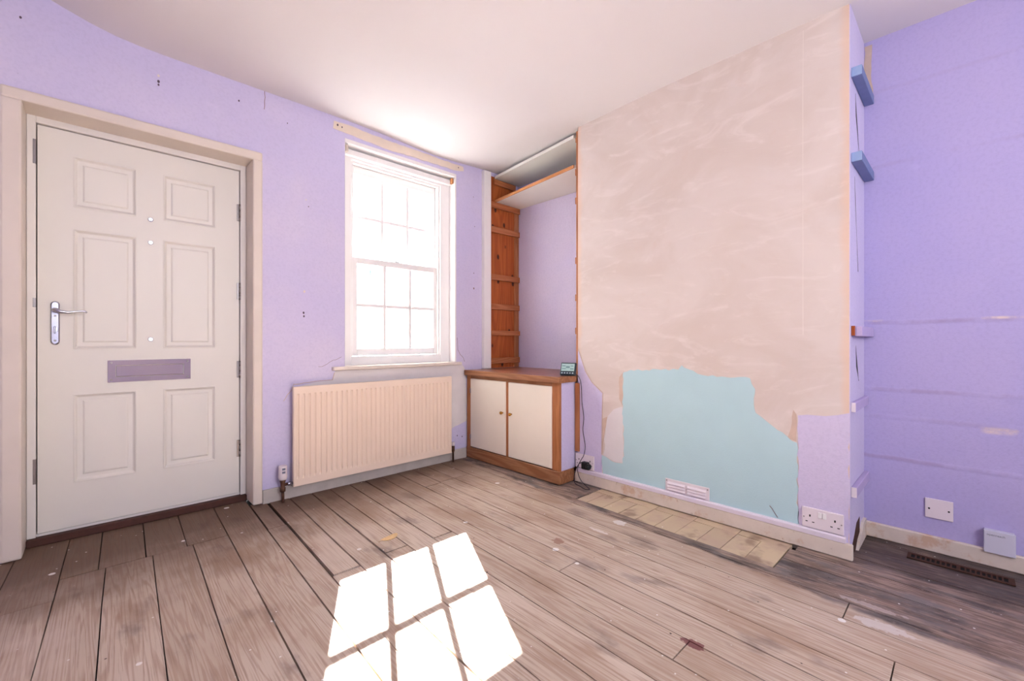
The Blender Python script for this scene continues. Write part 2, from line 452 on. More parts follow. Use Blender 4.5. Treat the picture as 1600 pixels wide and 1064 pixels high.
MB().poly([(2.44, CY0 - 0.0042, 0.002), (2.46, CY0 - 0.0042, 0.045), (2.52, CY0 - 0.0042, 0.075), (2.58, CY0 - 0.0042, 0.118), (2.66, CY0 - 0.0042, 0.125), (2.66, CY0 - 0.0042, 0.002)], (0, 0.0015, 0)).build('broken_plaster', 'rust', wall_ch)
for xa, xb, za, zb in ((2.56, 2.64, 0.95, 0.78), (2.53, 2.62, 1.73, 1.30), (2.55, 2.66, 2.12, 1.85)):
    MB().poly([(xa, CY0 - 0.0036, za), (xa + 0.012, CY0 - 0.0036, za - 0.1), (xb + 0.006, CY0 - 0.0036, zb), (xb - 0.002, CY0 - 0.0036, zb)], (0, 0.001, 0)).build('crack', 'slot', wall_ch)
# ceiling (sagging)
def ceil_z(x, y):
    z = 2.470
    z += 0.34 * 0.06 * math.log(1 + math.exp(min(40, (0.05 - x) / 0.06)))
    z -= 0.031 * math.exp(-((x - 1.95) / 0.42) ** 2 - ((y - 2.95) / 0.55) ** 2)
    z += 0.002 * math.sin(2.1 * x + 1.3 * y) - 0.018 * math.exp(-((x - 2.42) / 0.4) ** 2 - ((y - 1.87) / 0.4) ** 2)
    return min(z, 2.66)
bm = MB(); nx, ny = 48, 52; V = []
for i in range(nx + 1):
    for j in range(ny + 1):
        x = -1.5 + 4.45 * i / nx; y = -1.85 + 5.05 * j / ny
        V.append(bm.bm.verts.new((x, y, ceil_z(x, y))))
for i in range(nx):
    for j in range(ny):
        f = bm.bm.faces.new((V[i * (ny + 1) + j], V[i * (ny + 1) + j + 1], V[(i + 1) * (ny + 1) + j + 1], V[(i + 1) * (ny + 1) + j])); f.smooth = True
r = bmesh.ops.extrude_face_region(bm.bm, geom=list(bm.bm.faces))
for v in r['geom']:
    if isinstance(v, bmesh.types.BMVert): v.co.z = 2.72
ceil = tag(bm.build('ceiling', 'ceiling', org=(0.7, 0.7, 2.46)), 'uneven off-white ceiling sagging above the window', 'ceiling', kind='structure')

# ------------------------------------------------------------------ floor
floor = tag(B(-1.5, 2.95, -1.85, T, -0.06, -0.022).build('floor', 'void', org=(0.7, 0.7, -0.022)), 'worn bare timber floorboards with dark gaps', 'floor', kind='structure')
def plank(xa, xb, ya, yb, zt=0.0, gl=0.0022, gr=0.0022):
    """board along Y between two (skewed) joint lines"""
    if yb - ya < 0.03: return
    n = max(1, int((yb - ya) / 0.35)); jit = 0.0009
    L, R = [], []
    for k in range(n + 1):
        y = ya + (yb - ya) * k / n
        L.append((xa + fault(y) + gl + random.uniform(-jit, jit * 2), y)); R.append((xb + fault(y) - gr + random.uniform(-jit * 2, jit), y))
    zt += random.uniform(-0.0016, 0.0008)
    pts = [(p[0], p[1], zt) for p in L + R[::-1]]
    m = MB().poly(pts, (0, 0, -0.021))
    m.build('floorboard', 'floor', floor)
J = [-1.50, -1.37, -1.22, -1.06, -0.90, -0.74, -0.575, -0.41, -0.257, -0.094, 0.034, 0.19, 0.34, 0.493, 0.656, 0.746, 0.87, 0.994, 1.113, 1.242, 1.354, 1.476, 1.60, 1.727, 1.85, 1.985, 2.115, 2.185]
cut_g = 0.002
for i in range(len(J) - 1):
    a, b = J[i], J[i + 1]; mid = (a + b) / 2
    far = 3.19 if -0.29 < mid < 0.68 else 2.935
    gl = gr = 0.0013 + random.uniform(0, 0.0012)
    if mid < 0.49: gl, gr = 0.0015, 0.0015
    cuts = []
    if -0.095 < mid < 0.49: cuts.append((2.55, True))
    elif -0.26 < mid < -0.09: cuts.append((2.36, False))
    elif 0.656 < mid < 0.746: cuts.append((2.49, False))
    elif 0.746 < mid < 0.87: cuts.append((1.81, False)); 
    elif 0.994 < mid < 1.113: cuts.append((1.835, False))
    elif 1.242 < mid < 1.354: cuts.append((1.812, False))
    elif 1.60 < mid < 1.727: cuts.append((2.49, False))
    elif 1.727 < mid < 1.985: cuts.append((2.51, False))
    extra = {6: 0.9, 17: 0.62, 18: -0.4, 20: 0.62, 21: 1.19, 23: 0.15, 25: 0.3}.get(i)
    if extra is not None: cuts.append((extra, False))
    y1 = far
    first = True
    for (c, shift) in sorted(cuts, reverse=True):
        g1, g2 = gl, gr
        if i in (14, 15) and first: g2 = 0.005; g1 = 0.010 if i == 15 else 0.004
        if i == 17 and first: g1 = 0.007
        if i == 19 and first: g1 = 0.004; g2 = 0.004
        sa = -0.012 if shift and i > 9 else 0.0; sb_ = -0.012 if shift and i < 12 else 0.0
        plank(a + sa, b + sb_, c + cut_g + (0.007 if i in (15, 17, 19) else 0), y1, 0.0, g1, g2); y1 = c - cut_g; first = False
    shf = bool(cuts and cuts[0][1]); sa = 0.010 if shf and i > 9 else 0.0; sb_ = 0.010 if shf and i < 12 else 0.0
    plank(a + sa, b + sb_, -1.84, y1, 0.0, gl, gr)
# boards beyond the border line: either side of the hearth
K = [2.185, 2.31, 2.435, 2.56, 2.69, 2.83, 2.96]
for i in range(len(K) - 1):
    plank(K[i], K[i + 1], -1.84, 0.570 if i < 2 else 0.55, -0.0005, 0.0015, 0.0015)
    if i < 2: plank(K[i], K[i + 1], 1.668, 2.93, -0.0005, 0.0015, 0.0015)
# hearth tiles
ys = [1.660, 1.587, 1.473, 1.360, 1.250, 1.138, 1.025, 0.912, 0.800, 0.690, 0.575]
def tile(xa, xb, ya, yb):
    z = random.uniform(-0.0045, -0.002); g = 0.0016
    pts = [(xa + fault(ya) + g, ya + g, z), (xb - g, ya + g, z), (xb - g, yb - g, z), (xa + fault(yb) + g, yb - g, z)]
    m = MB().poly(pts, (0, 0, -0.016))
    m.build('hearth_tile', 'tile', floor)
for i in range(len(ys) - 1):
    tile(2.186, 2.338, ys[i + 1], ys[i])
for i in range(0, len(ys) - 1, 2):
    tile(2.339 - fault((ys[i] + ys[i + 2]) / 2), 2.415, ys[i + 2], ys[i])

# ------------------------------------------------------------------ wall patches, cracks, holes
def ragged(pts, amp, step):
    out = []; n = len(pts)
    for i in range(n):
        a, b = pts[i], pts[(i + 1) % n]; L = math.hypot(b[0] - a[0], b[1] - a[1]); k = max(1, int(L / step))
        for q in range(k):
            u = q / k; j = amp if 0 < q else 0
            out.append((a[0] + (b[0] - a[0]) * u + random.uniform(-j, j), a[1] + (b[1] - a[1]) * u + random.uniform(-j, j)))
    return out
def patch_x(name, pts, mat, parent, x=XC, th=0.0018, amp=0.004, step=0.03):   # (y,z) outline on a wall facing -X
    m = MB().poly([(x - th, p[0], p[1]) for p in ragged(pts, amp, step)], (th + 0.002, 0, 0))
    return m.build(name, mat, parent)
def patch_y(name, pts, mat, parent, y=YF, th=0.0018, amp=0.004, step=0.03):   # (x,z) outline on a wall facing -Y
    m = MB().poly([(p[0], y - th, p[1]) for p in ragged(pts, amp, step)], (0, th + 0.002, 0))
    return m.build(name, mat, parent)
aqua = [(1.506, 0.771), (1.455, 0.79), (1.346, 0.795), (1.25, 0.80), (1.145, 0.806), (1.125, 0.832), (1.085, 0.811), (1.034, 0.788), (0.931, 0.777), (0.766, 0.78), (0.742, 0.726), (0.748, 0.68), (0.739, 0.606), (0.69, 0.57), (0.641, 0.533), (0.56, 0.484), (0.556, 0.06), (1.665, 0.06), (1.665, 0.217), (1.596, 0.193), (1.51, 0.194), (1.501, 0.293), (1.51, 0.535)]
patch_x('aqua_paint_patch', aqua, 'aqua', wall_ch, amp=0.006, step=0.022)
patch_x('lilac_paint_patch', [(0.556, 0.616), (0.516, 0.624), (0.447, 0.626), (0.3605, 0.65), (0.3605, 0.06), (0.554, 0.06)], 'lilac_t', wall_ch)
patch_x('lilac_paint_patch', [(1.864, 0.905), (1.845, 0.87), (1.822, 0.82), (1.80, 0.764), (1.775, 0.73), (1.747, 0.694), (1.70, 0.655), (1.66, 0.628), (1.664, 0.518), (1.668, 0.213), (1.667, 0.06), (1.864, 0.06)], 'lilac_t', wall_ch, amp=0.002)
patch_x('bare_plaster_patch', [(1.62, 0.481), (1.575, 0.53), (1.512, 0.553), (1.503, 0.292), (1.511, 0.198), (1.56, 0.192), (1.60, 0.20), (1.655, 0.222), (1.64, 0.36)], 'patch_plaster', wall_ch, th=0.0014, amp=0.006)
patch_x('orange_plaster_patch', [(1.660, 0.46), (1.625, 0.475), (1.648, 0.36), (1.662, 0.225), (1.664, 0.30)], 'raw_plaster', wall_ch, th=0.0012, amp=0.004)
patch_x('orange_plaster_patch', [(1.50, 0.78), (1.535, 0.74), (1.535, 0.60), (1.512, 0.56), (1.512, 0.76)], 'raw_plaster', wall_ch, th=0.001, amp=0.004)
patch_x('orange_plaster_patch', [(0.60, 0.50), (0.562, 0.49), (0.562, 0.62), (0.575, 0.64), (0.585, 0.55)], 'raw_plaster', wall_ch, th=0.001, amp=0.004)
patch_y('grey_plaster_patch', [(0.93, 0.685), (1.0, 0.70), (1.139, 0.712), (1.152, 0.76), (1.156, 0.775), (2.21, 0.775), (2.248, 0.72), (2.256, 0.30), (2.20, 0.285), (2.11, 0.258), (1.9, 0.2), (0.93, 0.2)], 'patch_plaster', wall_front)
patch_y('filler_strip', [(1.141, 2.384), (1.146, 2.437), (1.245, 2.440), (1.504, 2.428), (1.824, 2.426), (2.22, 2.425), (2.225, 2.392), (2.15, 2.375), (1.504, 2.362), (1.268, 2.379)], 'strip_plaster', wall_front, th=0.003, amp=0.003)
def ribbon(name, pts, w, mat, parent, face, off=0.0006):
    m = MB()
    for i in range(len(pts) - 1):
        a, b = Vector(pts[i]), Vector(pts[i + 1]); d = (b - a).normalized(); n = Vector((-d.y, d.x)) * w / 2
        q = [a + n, b + n, b - n, a - n]
        if face == 'y': m.poly([(p.x, YF - off, p.y) for p in q], (0, off + 0.001, 0))
        else: m.poly([(XC - off, p.x, p.y) for p in q], (off + 0.001, 0, 0))
    return m.build(name, mat, parent)
def wig(a, b, n, amp):
    return [(a[0] + (b[0] - a[0]) * k / n + random.uniform(-amp, amp), a[1] + (b[1] - a[1]) * k / n + random.uniform(-amp, amp)) for k in range(n + 1)]
ribbon('crack', wig((0.735, 2.48), (0.733, 2.36), 5, 0.002), 0.003, 'crackm', wall_front, 'y')
ribbon('crack', wig((0.90, 0.70), (1.139, 0.715), 8, 0.005) + [(1.15, 0.76)], 0.004, 'raw_plaster', wall_front, 'y', 0.0025)
ribbon('crack', wig((0.84, 0.60), (0.90, 0.70), 5, 0.004), 0.003, 'raw_plaster', wall_front, 'y')
ribbon('crack', [(2.16, 1.0), (2.165, 0.90), (2.19, 0.86), (2.225, 0.83), (2.235, 0.80)], 0.003, 'crackm', wall_front, 'y')
ribbon('crack', wig((1.05, 0.80), (1.19, 0.86), 6, 0.008), 0.002, 'crackm', wall_front, 'y')
ribbon('plaster_seam', wig((0.535, 2.44), (0.535, 1.0), 14, 0.0015), 0.0022, 'seam', wall_ch, 'x')
ribbon('plaster_edge', [(1.863, 0.915), (1.845, 0.875), (1.80, 0.764), (1.747, 0.694), (1.66, 0.628), (1.664, 0.5), (1.668, 0.22)], 0.005, 'raw_plaster', wall_ch, 'x', 0.0024)
ribbon('twig_mark', wig((0.675, 0.155), (0.64, 0.105), 4, 0.003), 0.003, 'crackm', wall_ch, 'x', 0.003)
for x, z, r, mt in ((0.238, 2.352, 0.007, 'seam'), (0.238, 2.322, 0.008, 'hole'), (0.238, 2.305, 0.006, 'hole'), (-0.24, 2.41, 0.006, 'hole'), (0.60, 2.36, 0.006, 'hole'), (0.86, 2.32, 0.004, 'hole'), (0.96, 1.285, 0.008, 'strip_plaster'), (0.955, 1.15, 0.008, 'hole'), (0.957, 1.128, 0.007, 'hole'), (0.97, 1.87, 0.005, 'seam'), (0.985, 1.83, 0.004, 'hole'), (2.335, 1.55, 0.005, 'hole'), (2.335, 1.42, 0.009, 'crackm'), (2.33, 2.2, 0.004, 'hole'), (2.345, 1.95, 0.004, 'hole'), (2.16, 0.19, 0.006, 'hole'), (2.21, 0.175, 0.006, 'hole'), (1.17, 2.415, 0.008, 'hole'), (1.20, 2.41, 0.006, 'hole'), (2.17, 2.405, 0.006, 'hole')):
    m = MB(); n = 10; off = 0.0042 if z > 2.4 and x > 1.1 else 0.0008
    m.poly([(x + math.cos(2 * math.pi * k / n) * r * .7, YF - off, z + math.sin(2 * math.pi * k / n) * r) for k in range(n)], (0, 0.001, 0))
    m.build('screw_hole', mt, wall_front)

# ------------------------------------------------------------------ baseboards and trims
tag(B(0.72, 2.244, YF - 0.016, YF, -0.004, 0.080, 0.003).build('baseboard_front', 'skirt_grey'), 'low grimy grey baseboard under the radiator', 'baseboard', kind='structure')
tag(B(XC - 0.020, XC, 0.345, 1.8805, 0.0005, 0.072, 0.004).build('baseboard_chimney', 'skirt'), 'scuffed cream baseboard along the chimney breast', 'baseboard', kind='structure')
o = tag(B(XR - 0.020, XR, -1.70, CY0 - 0.003, 0.0, 0.072, 0.004).build('baseboard_right', 'skirt'), 'cream baseboard with chipped paint in the right alcove', 'baseboard', kind='structure')
o = tag(MB().poly([(2.55, 0.345, 0.0), (XR - 0.02, 0.345, 0.0), (XR - 0.02, 0.345, 0.088), (2.70, 0.345, 0.088), (2.66, 0.345, 0.052), (2.60, 0.345, 0.035)], (0, 0.012, 0)).build('baseboard_chimney_side', 'skirt'), 'broken stub of baseboard on the side of the chimney breast', 'baseboard', kind='structure')
tag(B(-1.384, -0.302, YF - 0.016, YF, -0.004, 0.080, 0.003).build('baseboard_front_left', 'skirt_grey'), 'grey baseboard between the door casing and the left wall', 'baseboard', kind='structure')
tag(B(-1.40, -1.384, -1.70, YF, -0.004, 0.080, 0.003).build('baseboard_left', 'skirt_grey'), 'grey baseboard along the left wall', 'baseboard', kind='structure')
post = tag(B(2.42, 2.498, 2.870, YF, 0.732, 2.448, 0.003).build('trim_1', 'win_white'), 'narrow white upright between the window wall and the alcove', 'trim', kind='structure')

# ------------------------------------------------------------------ door
D = thing('door_1', (0.215, 3.06, 0), 'white six-panel front door with chrome handle and letterbox', 'door', kind='structure')
DX0, DX1, DZ0, DZ1, DF = -0.199, 0.632, 0.052, 2.002, 3.06
# leaf with six panel openings
pan = [(-0.080, 0.160, 1.634, 1.886), (0.271, 0.511, 1.634, 1.886), (-0.079, 0.161, 0.930, 1.526), (0.271, 0.513, 0.930, 1.526), (-0.077, 0.163, 0.268, 0.707), (0.275, 0.517, 0.268, 0.707)]
leaf_m = MB()
gx = [DX0, -0.079, 0.161, 0.271, 0.513, DX1]; gz = [DZ0, 0.268, 0.707, 0.930, 1.526, 1.634, 1.886, DZ1]
for i in range(5):
    for j in range(7):
        if i in (1, 3) and j in (1, 3, 5): continue
        leaf_m.box(gx[i], gx[i + 1], DF, DF + 0.044, gz[j], gz[j + 1])
bmesh.ops.remove_doubles(leaf_m.bm, verts=leaf_m.bm.verts, dist=1e-5)
leaf = leaf_m.build('leaf', 'door', D)
for i in (1, 3):
    for j in (1, 3, 5):
        x0, x1, z0, z1 = gx[i], gx[i + 1], gz[j], gz[j + 1]
        def rect(ins, dep): return [(x0 + ins, DF + dep, z0 + ins), (x1 - ins, DF + dep, z0 + ins), (x1 - ins, DF + dep, z1 - ins), (x0 + ins, DF + dep, z1 - ins)]
        mm = MB().rings([rect(0, 0.0), rect(0, -0.003), rect(0.004, -0.004), rect(0.008, -0.0015), rect(0.014, 0.007), rect(0.018, 0.009), rect(0.034, 0.009), rect(0.038, 0.005), rect(0.042, 0.003)])
        mm.build('panel', 'door', leaf)
# frame and reveal and casing
m = MB(); FY0, FY1 = 3.045, 3.11
m.box(DX0 - 0.034, DX0 - 0.004, FY0, FY1, 0.038, DZ1 + 0.036, 0.002); m.box(DX1 + 0.004, DX1 + 0.034, FY0, FY1, 0.038, DZ1 + 0.036, 0.002)
m.box(DX0 - 0.004, DX1 + 0.004, FY0, FY1, DZ1 + 0.004, DZ1 + 0.036, 0.002); m.box(DX0 - 0.004, DX1 + 0.004, FY0 + 0.02, FY1, 0.036, DZ0 - 0.003, 0.001)
m.build('frame', 'frame_white', D)
B(DX0 - 0.02, DX1 + 0.02, FY1 - 0.003, FY1 + 0.02, 0.03, DZ1 + 0.02).build('rebate', 'void', D)
m = MB()
m.box(-0.30, -0.234, 2.890, 3.16, 0.004, 2.04, 0.009, 2); m.box(0.667, 0.719, 2.890, 3.16, 0.004, 2.04, 0.009, 2)
m.box(-0.30, 0.719, 2.890, 3.16, 2.036, 2.088, 0.009, 2)
m.build('casing', 'gloss_cream', D)
B(-0.234, 0.667, 3.03, 3.16, 0.0005, 0.036, 0.003).build('threshold', 'threshold', D)
for zc in (1.749, 1.272, 0.80, 0.32):
    h = MB()
    for q in range(3): h.tube([(DX1 + 0.002, FY0 + 0.005, zc - 0.050 + q * 0.034), (DX1 + 0.002, FY0 + 0.005, zc - 0.050 + q * 0.034 + 0.032)], 0.0065, 10)
    h.box(DX1 - 0.012, DX1 + 0.016, FY0 + 0.006, FY0 + 0.016, zc - 0.05, zc + 0.05); h.build('hinge', 'steel', D)
for za, zb in ((1.81, 1.926), (1.131, 1.174), (0.293, 0.411)):
    B(DX0 - 0.014, DX0 - 0.003, FY0 - 0.0015, FY0 + 0.02, za, zb, 0.001).build('strike_plate', 'steel', D)
for zc in (1.629, 1.504, 0.980):
    s = MB().tube([(0.217, DF, zc), (0.217, DF - 0.005, zc)], [0.012, 0.009], 14).build('bolt_cap', 'chrome', leaf)
# handle: backplate, lever, thumbturn
bp = MB(); n = 10; cx_, zt, zb_, rr = -0.1405, 1.148, 0.968, 0.0155
ring = [(cx_ + rr * math.cos(math.pi * k / n), zt + rr * math.sin(math.pi * k / n)) for k in range(n + 1)] + [(cx_ - rr * math.cos(math.pi * k / n), zb_ - rr * math.sin(math.pi * k / n)) for k in range(n + 1)]
def sc(r, f): return [(cx_ + (p[0] - cx_) * f, 1.058 + (p[1] - 1.058) * (1 - (1 - f) * 0.16)) for p in r]
bp.rings([[(p[0], DF, p[1]) for p in ring], [(p[0], DF - 0.006, p[1]) for p in ring], [(p[0], DF - 0.010, p[1]) for p in sc(ring, 0.72)]])
hd = bp.build('handle', 'chrome', leaf)
lev = [(-0.141, DF - 0.008, 1.120), (-0.141, DF - 0.045, 1.120), (-0.136, DF - 0.052, 1.119), (-0.12, DF - 0.054, 1.112), (-0.095, DF - 0.054, 1.109), (-0.07, DF - 0.053, 1.114), (-0.045, DF - 0.052, 1.118), (-0.034, DF - 0.051, 1.115), (-0.030, DF - 0.050, 1.110)]
MB().tube(lev, [0.010, 0.010, 0.0105, 0.0085, 0.0065, 0.005, 0.0045, 0.0045, 0.004], 12).build('lever', 'chrome', hd)
MB().tube([(-0.1405, DF - 0.008, 1.025), (-0.1405, DF - 0.022, 1.025)], [0.012, 0.011], 14).box(-0.144, -0.137, DF - 0.036, DF - 0.02, 1.008, 1.042, 0.002).build('thumb_turn', 'chrome', hd)
for zc in (1.093, 0.973):
    MB().tube([(-0.1405, DF - 0.008, zc), (-0.1405, DF - 0.012, zc)], 0.005, 10).build('screw', 'steel', hd)
# letterbox
lb = MB(); LX0, LX1, LZ0, LZ1 = 0.046, 0.392, 0.757, 0.870
for a in ((LX0, LX1, LZ0, LZ0 + 0.026), (LX0, LX1, LZ1 - 0.026, LZ1), (LX0, LX0 + 0.03, LZ0 + 0.026, LZ1 - 0.026), (LX1 - 0.03, LX1, LZ0 + 0.026, LZ1 - 0.026)):
    lb.box(a[0], a[1], DF - 0.007, DF, a[2], a[3])
lb = lb.build('letterbox', 'mirror', leaf)
B(LX0 + 0.032, LX1 - 0.032, DF - 0.006, DF - 0.001, LZ0 + 0.028, LZ1 - 0.028, 0.002, 2).build('flap', 'mirror', lb)
for x in (LX0 + 0.014, LX1 - 0.014):
    for z in (LZ0 + 0.013, LZ1 - 0.013):
        MB().tube([(x, DF - 0.006, z), (x, DF - 0.0095, z)], [0.005, 0.0035], 10).build('screw', 'steel', lb)

# ------------------------------------------------------------------ window
Wn = thing('window_1', (1.685, 3.05, 0.80), 'white sliding sash window with twelve panes blown out by daylight', 'window', kind='structure')
m = MB()
m.box(1.222, 1.300, 2.990, 3.13, 0.80, 2.335, 0.002); m.box(2.050, 2.136, 2.990, 3.13, 0.80, 2.335, 0.002)
m.box(1.300, 2.050, 2.990, 3.13, 2.246, 2.300, 0.002); m.box(1.300, 2.050, 2.990, 3.13, 0.80, 0.862, 0.002)
m.build('frame', 'win_white', Wn)
m = MB()
for x0, x1 in ((1.300, 1.316), (2.034, 2.050)): m.box(x0, x1, 3.004, 3.022, 0.862, 2.246, 0.002)
m.box(1.316, 2.034, 3.004, 3.022, 2.230, 2.246, 0.002)
m.build('staff_bead', 'win_white', Wn)
m = MB()
m.box(2.136, 2.1495, YF - 0.002, 3.10, 0.80, 2.318, 0.001); m.box(1.2205, 1.222, YF - 0.001, 3.10, 0.80, 2.318)
m.box(1.2205, 2.1495, YF - 0.002, 3.10, 2.318, 2.3445, 0.001)
m.build('reveal_lining', 'win_white', Wn)
B(1.222, 2.136, 2.955, 2.990, 2.262, 2.300, 0.002).build('head_board', 'win_white', Wn)
for x in (1.236, 2.118):
    B(x, x + 0.016, 2.925, 2.954, 2.268, 2.312, 0.002).build('blind_bracket', 'strip_plaster' if x < 2 else 'lip', Wn)
MB().box(1.13, 2.180, 2.868, YF, 0.776, 0.800, 0.006, 3).box(1.222, 2.149, YF, 3.03, 0.776, 0.800).build('sill', 'sill', Wn)
def sash(y0, y1, x0, x1, z0, z1, gx0, gx1, gz0, gz1, bars_x, bar_z, name):
    s = MB()
    s.box(x0, gx0, y0, y1, z0, z1, 0.002); s.box(gx1, x1, y0, y1, z0, z1, 0.002)
    s.box(gx0, gx1, y0, y1, z0, gz0, 0.002); s.box(gx0, gx1, y0, y1, gz1, z1, 0.002)
    s = s.build(name, 'win_white', Wn)
    yc = (y0 + y1) / 2; w = 0.0125
    for bx in bars_x: B(bx - w, bx + w, y0 + 0.004, y1 - 0.002, gz0 - 0.002, gz1 + 0.002, 0.003).build('glazing_bar', 'win_white', s)
    xs = [gx0] + list(bars_x) + [gx1]
    for i in range(3):
        B(xs[i] + (w if i else -0.002), xs[i + 1] - (w if i < 2 else -0.002), y0 + 0.004, y1 - 0.002, bar_z - w, bar_z + w, 0.003).build('glazing_bar', 'win_white', s)
    zs = [gz0, bar_z, gz1]
    for i in range(3):
        for j in range(2):
            B(xs[i] + 0.004, xs[i + 1] - 0.004, yc + 0.004, yc + 0.007, zs[j] + 0.004, zs[j + 1] - 0.004).build('pane', 'glass', s)
    return s
low = sash(3.026, 3.062, 1.304, 2.046, 0.864, 1.573, 1.358, 2.006, 0.916, 1.531, (1.575, 1.791), 1.231, 'lower_sash')
upp = sash(3.070, 3.106, 1.304, 2.046, 1.537, 2.244, 1.350, 2.010, 1.577, 2.186, (1.577, 1.793), 1.877, 'upper_sash')
MB().box(1.66, 1.70, 3.030, 3.056, 1.573, 1.580, 0.001).tube([(1.672, 3.04, 1.58), (1.676, 3.028, 1.594), (1.69, 3.026, 1.597)], 0.004, 8).build('sash_catch', 'steel', low)

# ------------------------------------------------------------------ radiator
R = thing('radiator', (1.455, 2.85, 0.0), 'cream fluted panel radiator below the window sill', 'radiator')
RX0, RX1, RZ0, RZ1, RY = 0.872, 2.046, 0.085, 0.688, 2.828
m = MB(); NF = 34; p = (RX1 - RX0 - 0.03) / NF
xs = [(RX0, 0.003), (RX0 + 0.004, 0.0), (RX0 + 0.015, 0.0)]
for k in range(NF):
    x = RX0 + 0.015 + k * p
    xs += [(x + 0.18 * p, 1.0), (x + 0.34 * p, 1.0), (x + 0.52 * p, 0.0), (x + 0.995 * p, 0.0)]
xs += [(RX1 - 0.004, 0.0), (RX1, 0.003)]
zs = [(RZ0, 0.0), (RZ0 + 0.040, 0.0), (RZ0 + 0.056, 1.0), (RZ1 - 0.048, 1.0), (RZ1 - 0.040, 0.0), (RZ1, 0.0)]
grid = []
for x, d in xs:
    grid.append([m.bm.verts.new((x, RY + (0.0078 * d * t if d == 1.0 else d), z)) for z, t in zs])
for i in range(len(grid) - 1):
    for j in range(len(zs) - 1):
        m.bm.faces.new((grid[i][j], grid[i + 1][j], grid[i + 1][j + 1], grid[i][j + 1]))
pn = m.build('front_panel', 'rad', R)
m = MB()
m.box(RX0, RX1, RY + 0.008, RY + 0.026, RZ0 + 0.002, RZ1 - 0.002)
m.box(RX0, RX1, RY + 0.0005, RY + 0.028, RZ1 - 0.003, RZ1 + 0.002); m.box(RX0, RX1, RY + 0.0005, RY + 0.028, RZ0 - 0.002, RZ0 + 0.003)
m.box(RX0 - 0.001, RX0 + 0.002, RY + 0.003, RY + 0.028, RZ0, RZ1); m.box(RX1 - 0.002, RX1 + 0.001, RY + 0.003, RY + 0.028, RZ0, RZ1)
m.build('body', 'rad', R)
for x in (1.05, 1.87): B(x - 0.02, x + 0.02, RY + 0.026, YF - 0.002, 0.2, 0.62).build('wall_bracket', 'rad', R)
v = MB().tube([(0.815, 2.845, 0.142), (0.815, 2.845, 0.118), (0.815, 2.845, 0.090), (0.815, 2.845, 0.088), (0.815, 2.845, 0.066), (0.815, 2.845, 0.062)], [0.020, 0.013, 0.012, 0.0155, 0.0155, 0.009], 14).tube([(0.815, 2.845, 0.105), (0.84, 2.845, 0.105)], 0.009, 10).build('valve', 'copper', R)
MB().tube([(0.84, 2.845, 0.105), (0.845, 2.845, 0.105), (0.858, 2.845, 0.105), (0.859, 2.845, 0.105), (0.871, 2.845, 0.105)], [0.009, 0.012, 0.012, 0.009, 0.009], 12).build('valve_nut', 'chrome', v)
hm = MB(); prof = [(0.019, 0.136), (0.0235, 0.143), (0.025, 0.156), (0.0235, 0.175), (0.0235, 0.215), (0.021, 0.221)]
hm.tube([(0.815, 2.845, z) for r, z in prof], [r for r, z in prof], 20)
th = hm.build('thermostat_head', 'plastic', v)
for z in (0.178, 0.197): B(0.805, 0.823, 2.8212, 2.8225, z, z + 0.013).build('marking', 'grey_print', th)
MB().tube([(0.815, 2.845, 0.06), (0.816, 2.845, 0.03), (0.816, 2.845, -0.004)], 0.0085, 10).build('pipe', 'copper', v)
v2 = MB().tube([(2.075, 2.85, 0.135), (2.075, 2.85, 0.125), (2.075, 2.85, 0.09), (2.075, 2.85, 0.078), (2.075, 2.85, 0.0)], [0.010, 0.013, 0.013, 0.008, 0.008], 12).tube([(2.075, 2.85, 0.105), (2.047, 2.85, 0.105)], 0.010, 10).build('valve', 'copper', R)
MB().tube([(2.075, 2.85, 0.132), (2.075, 2.85, 0.16)], [0.013, 0.011], 14).build('valve_cap', 'plastic', v2)

# ------------------------------------------------------------------ cabinet and worktop
Cb = thing('alcove_cabinet', (2.5, 2.39, 0), 'low wooden alcove cabinet with two cream doors and brass knobs', 'cabinet')
XB = 2.250
for ya, yb, zb in ((2.845, 2.893, 0.688), (1.889, 1.953, 0.688), (2.388, 2.414, 0.662)): B(XB, XB + 0.02, ya, yb, 0.088, zb).build('stile', 'oak_v', Cb)
B(XB, XB + 0.02, 1.953, 2.845, 0.662, 0.688).build('top_rail', 'oak', Cb)
m = MB().box(XB - 0.008, XB + 0.012, 1.882, 2.893, 0.006, 0.092, 0.003); m.box(XB + 0.012, XC - 0.022, 1.882, 1.896, 0.006, 0.092, 0.002)
m.build('plinth', 'oak', Cb)
B(XB + 0.02, XC - 0.001, 1.889, 1.901, 0.092, 0.688).build('side_panel', 'lilac_t', Cb)
B(XB + 0.021, XL - 0.004, 1.902, 2.880, 0.006, 0.05).build('base_board', 'oak', Cb)
for y0, y1, ky in ((2.416, 2.843, 2.446), (1.955, 2.386, 2.350)):
    d = B(XB - 0.004, XB + 0.014, y0, y1, 0.100, 0.660, 0.002).build('door', 'cream_door', Cb)
    prof = [(0.0, 0.006), (0.008, 0.005), (0.012, 0.010), (0.020, 0.0125), (0.027, 0.010), (0.030, 0.004)]
    MB().tube([(XB - 0.004 - a, ky, 0.424) for a, r in prof], [r for a, r in prof], 14).build('knob', 'brass', d)
for z in (0.18, 0.56):
    B(XB - 0.006, XB + 0.0, 2.838, 2.852, z - 0.02, z + 0.02, 0.001).build('hinge', 'steel', Cb)
Wt = thing('worktop', (2.5, 2.39, 0.69), 'brown wooden worktop with oak edge on the alcove cabinet', 'worktop')
MB().poly([(2.232, 1.884, 0.6885), (2.232, 2.895, 0.6885), (XL - 0.003, 2.895, 0.6885), (XL - 0.003, 1.889, 0.6885), (XC + 0.006, 1.889, 0.6885), (XC - 0.003, 1.884, 0.6885)], (0, 0, 0.0415)).build('top', 'top', Wt)
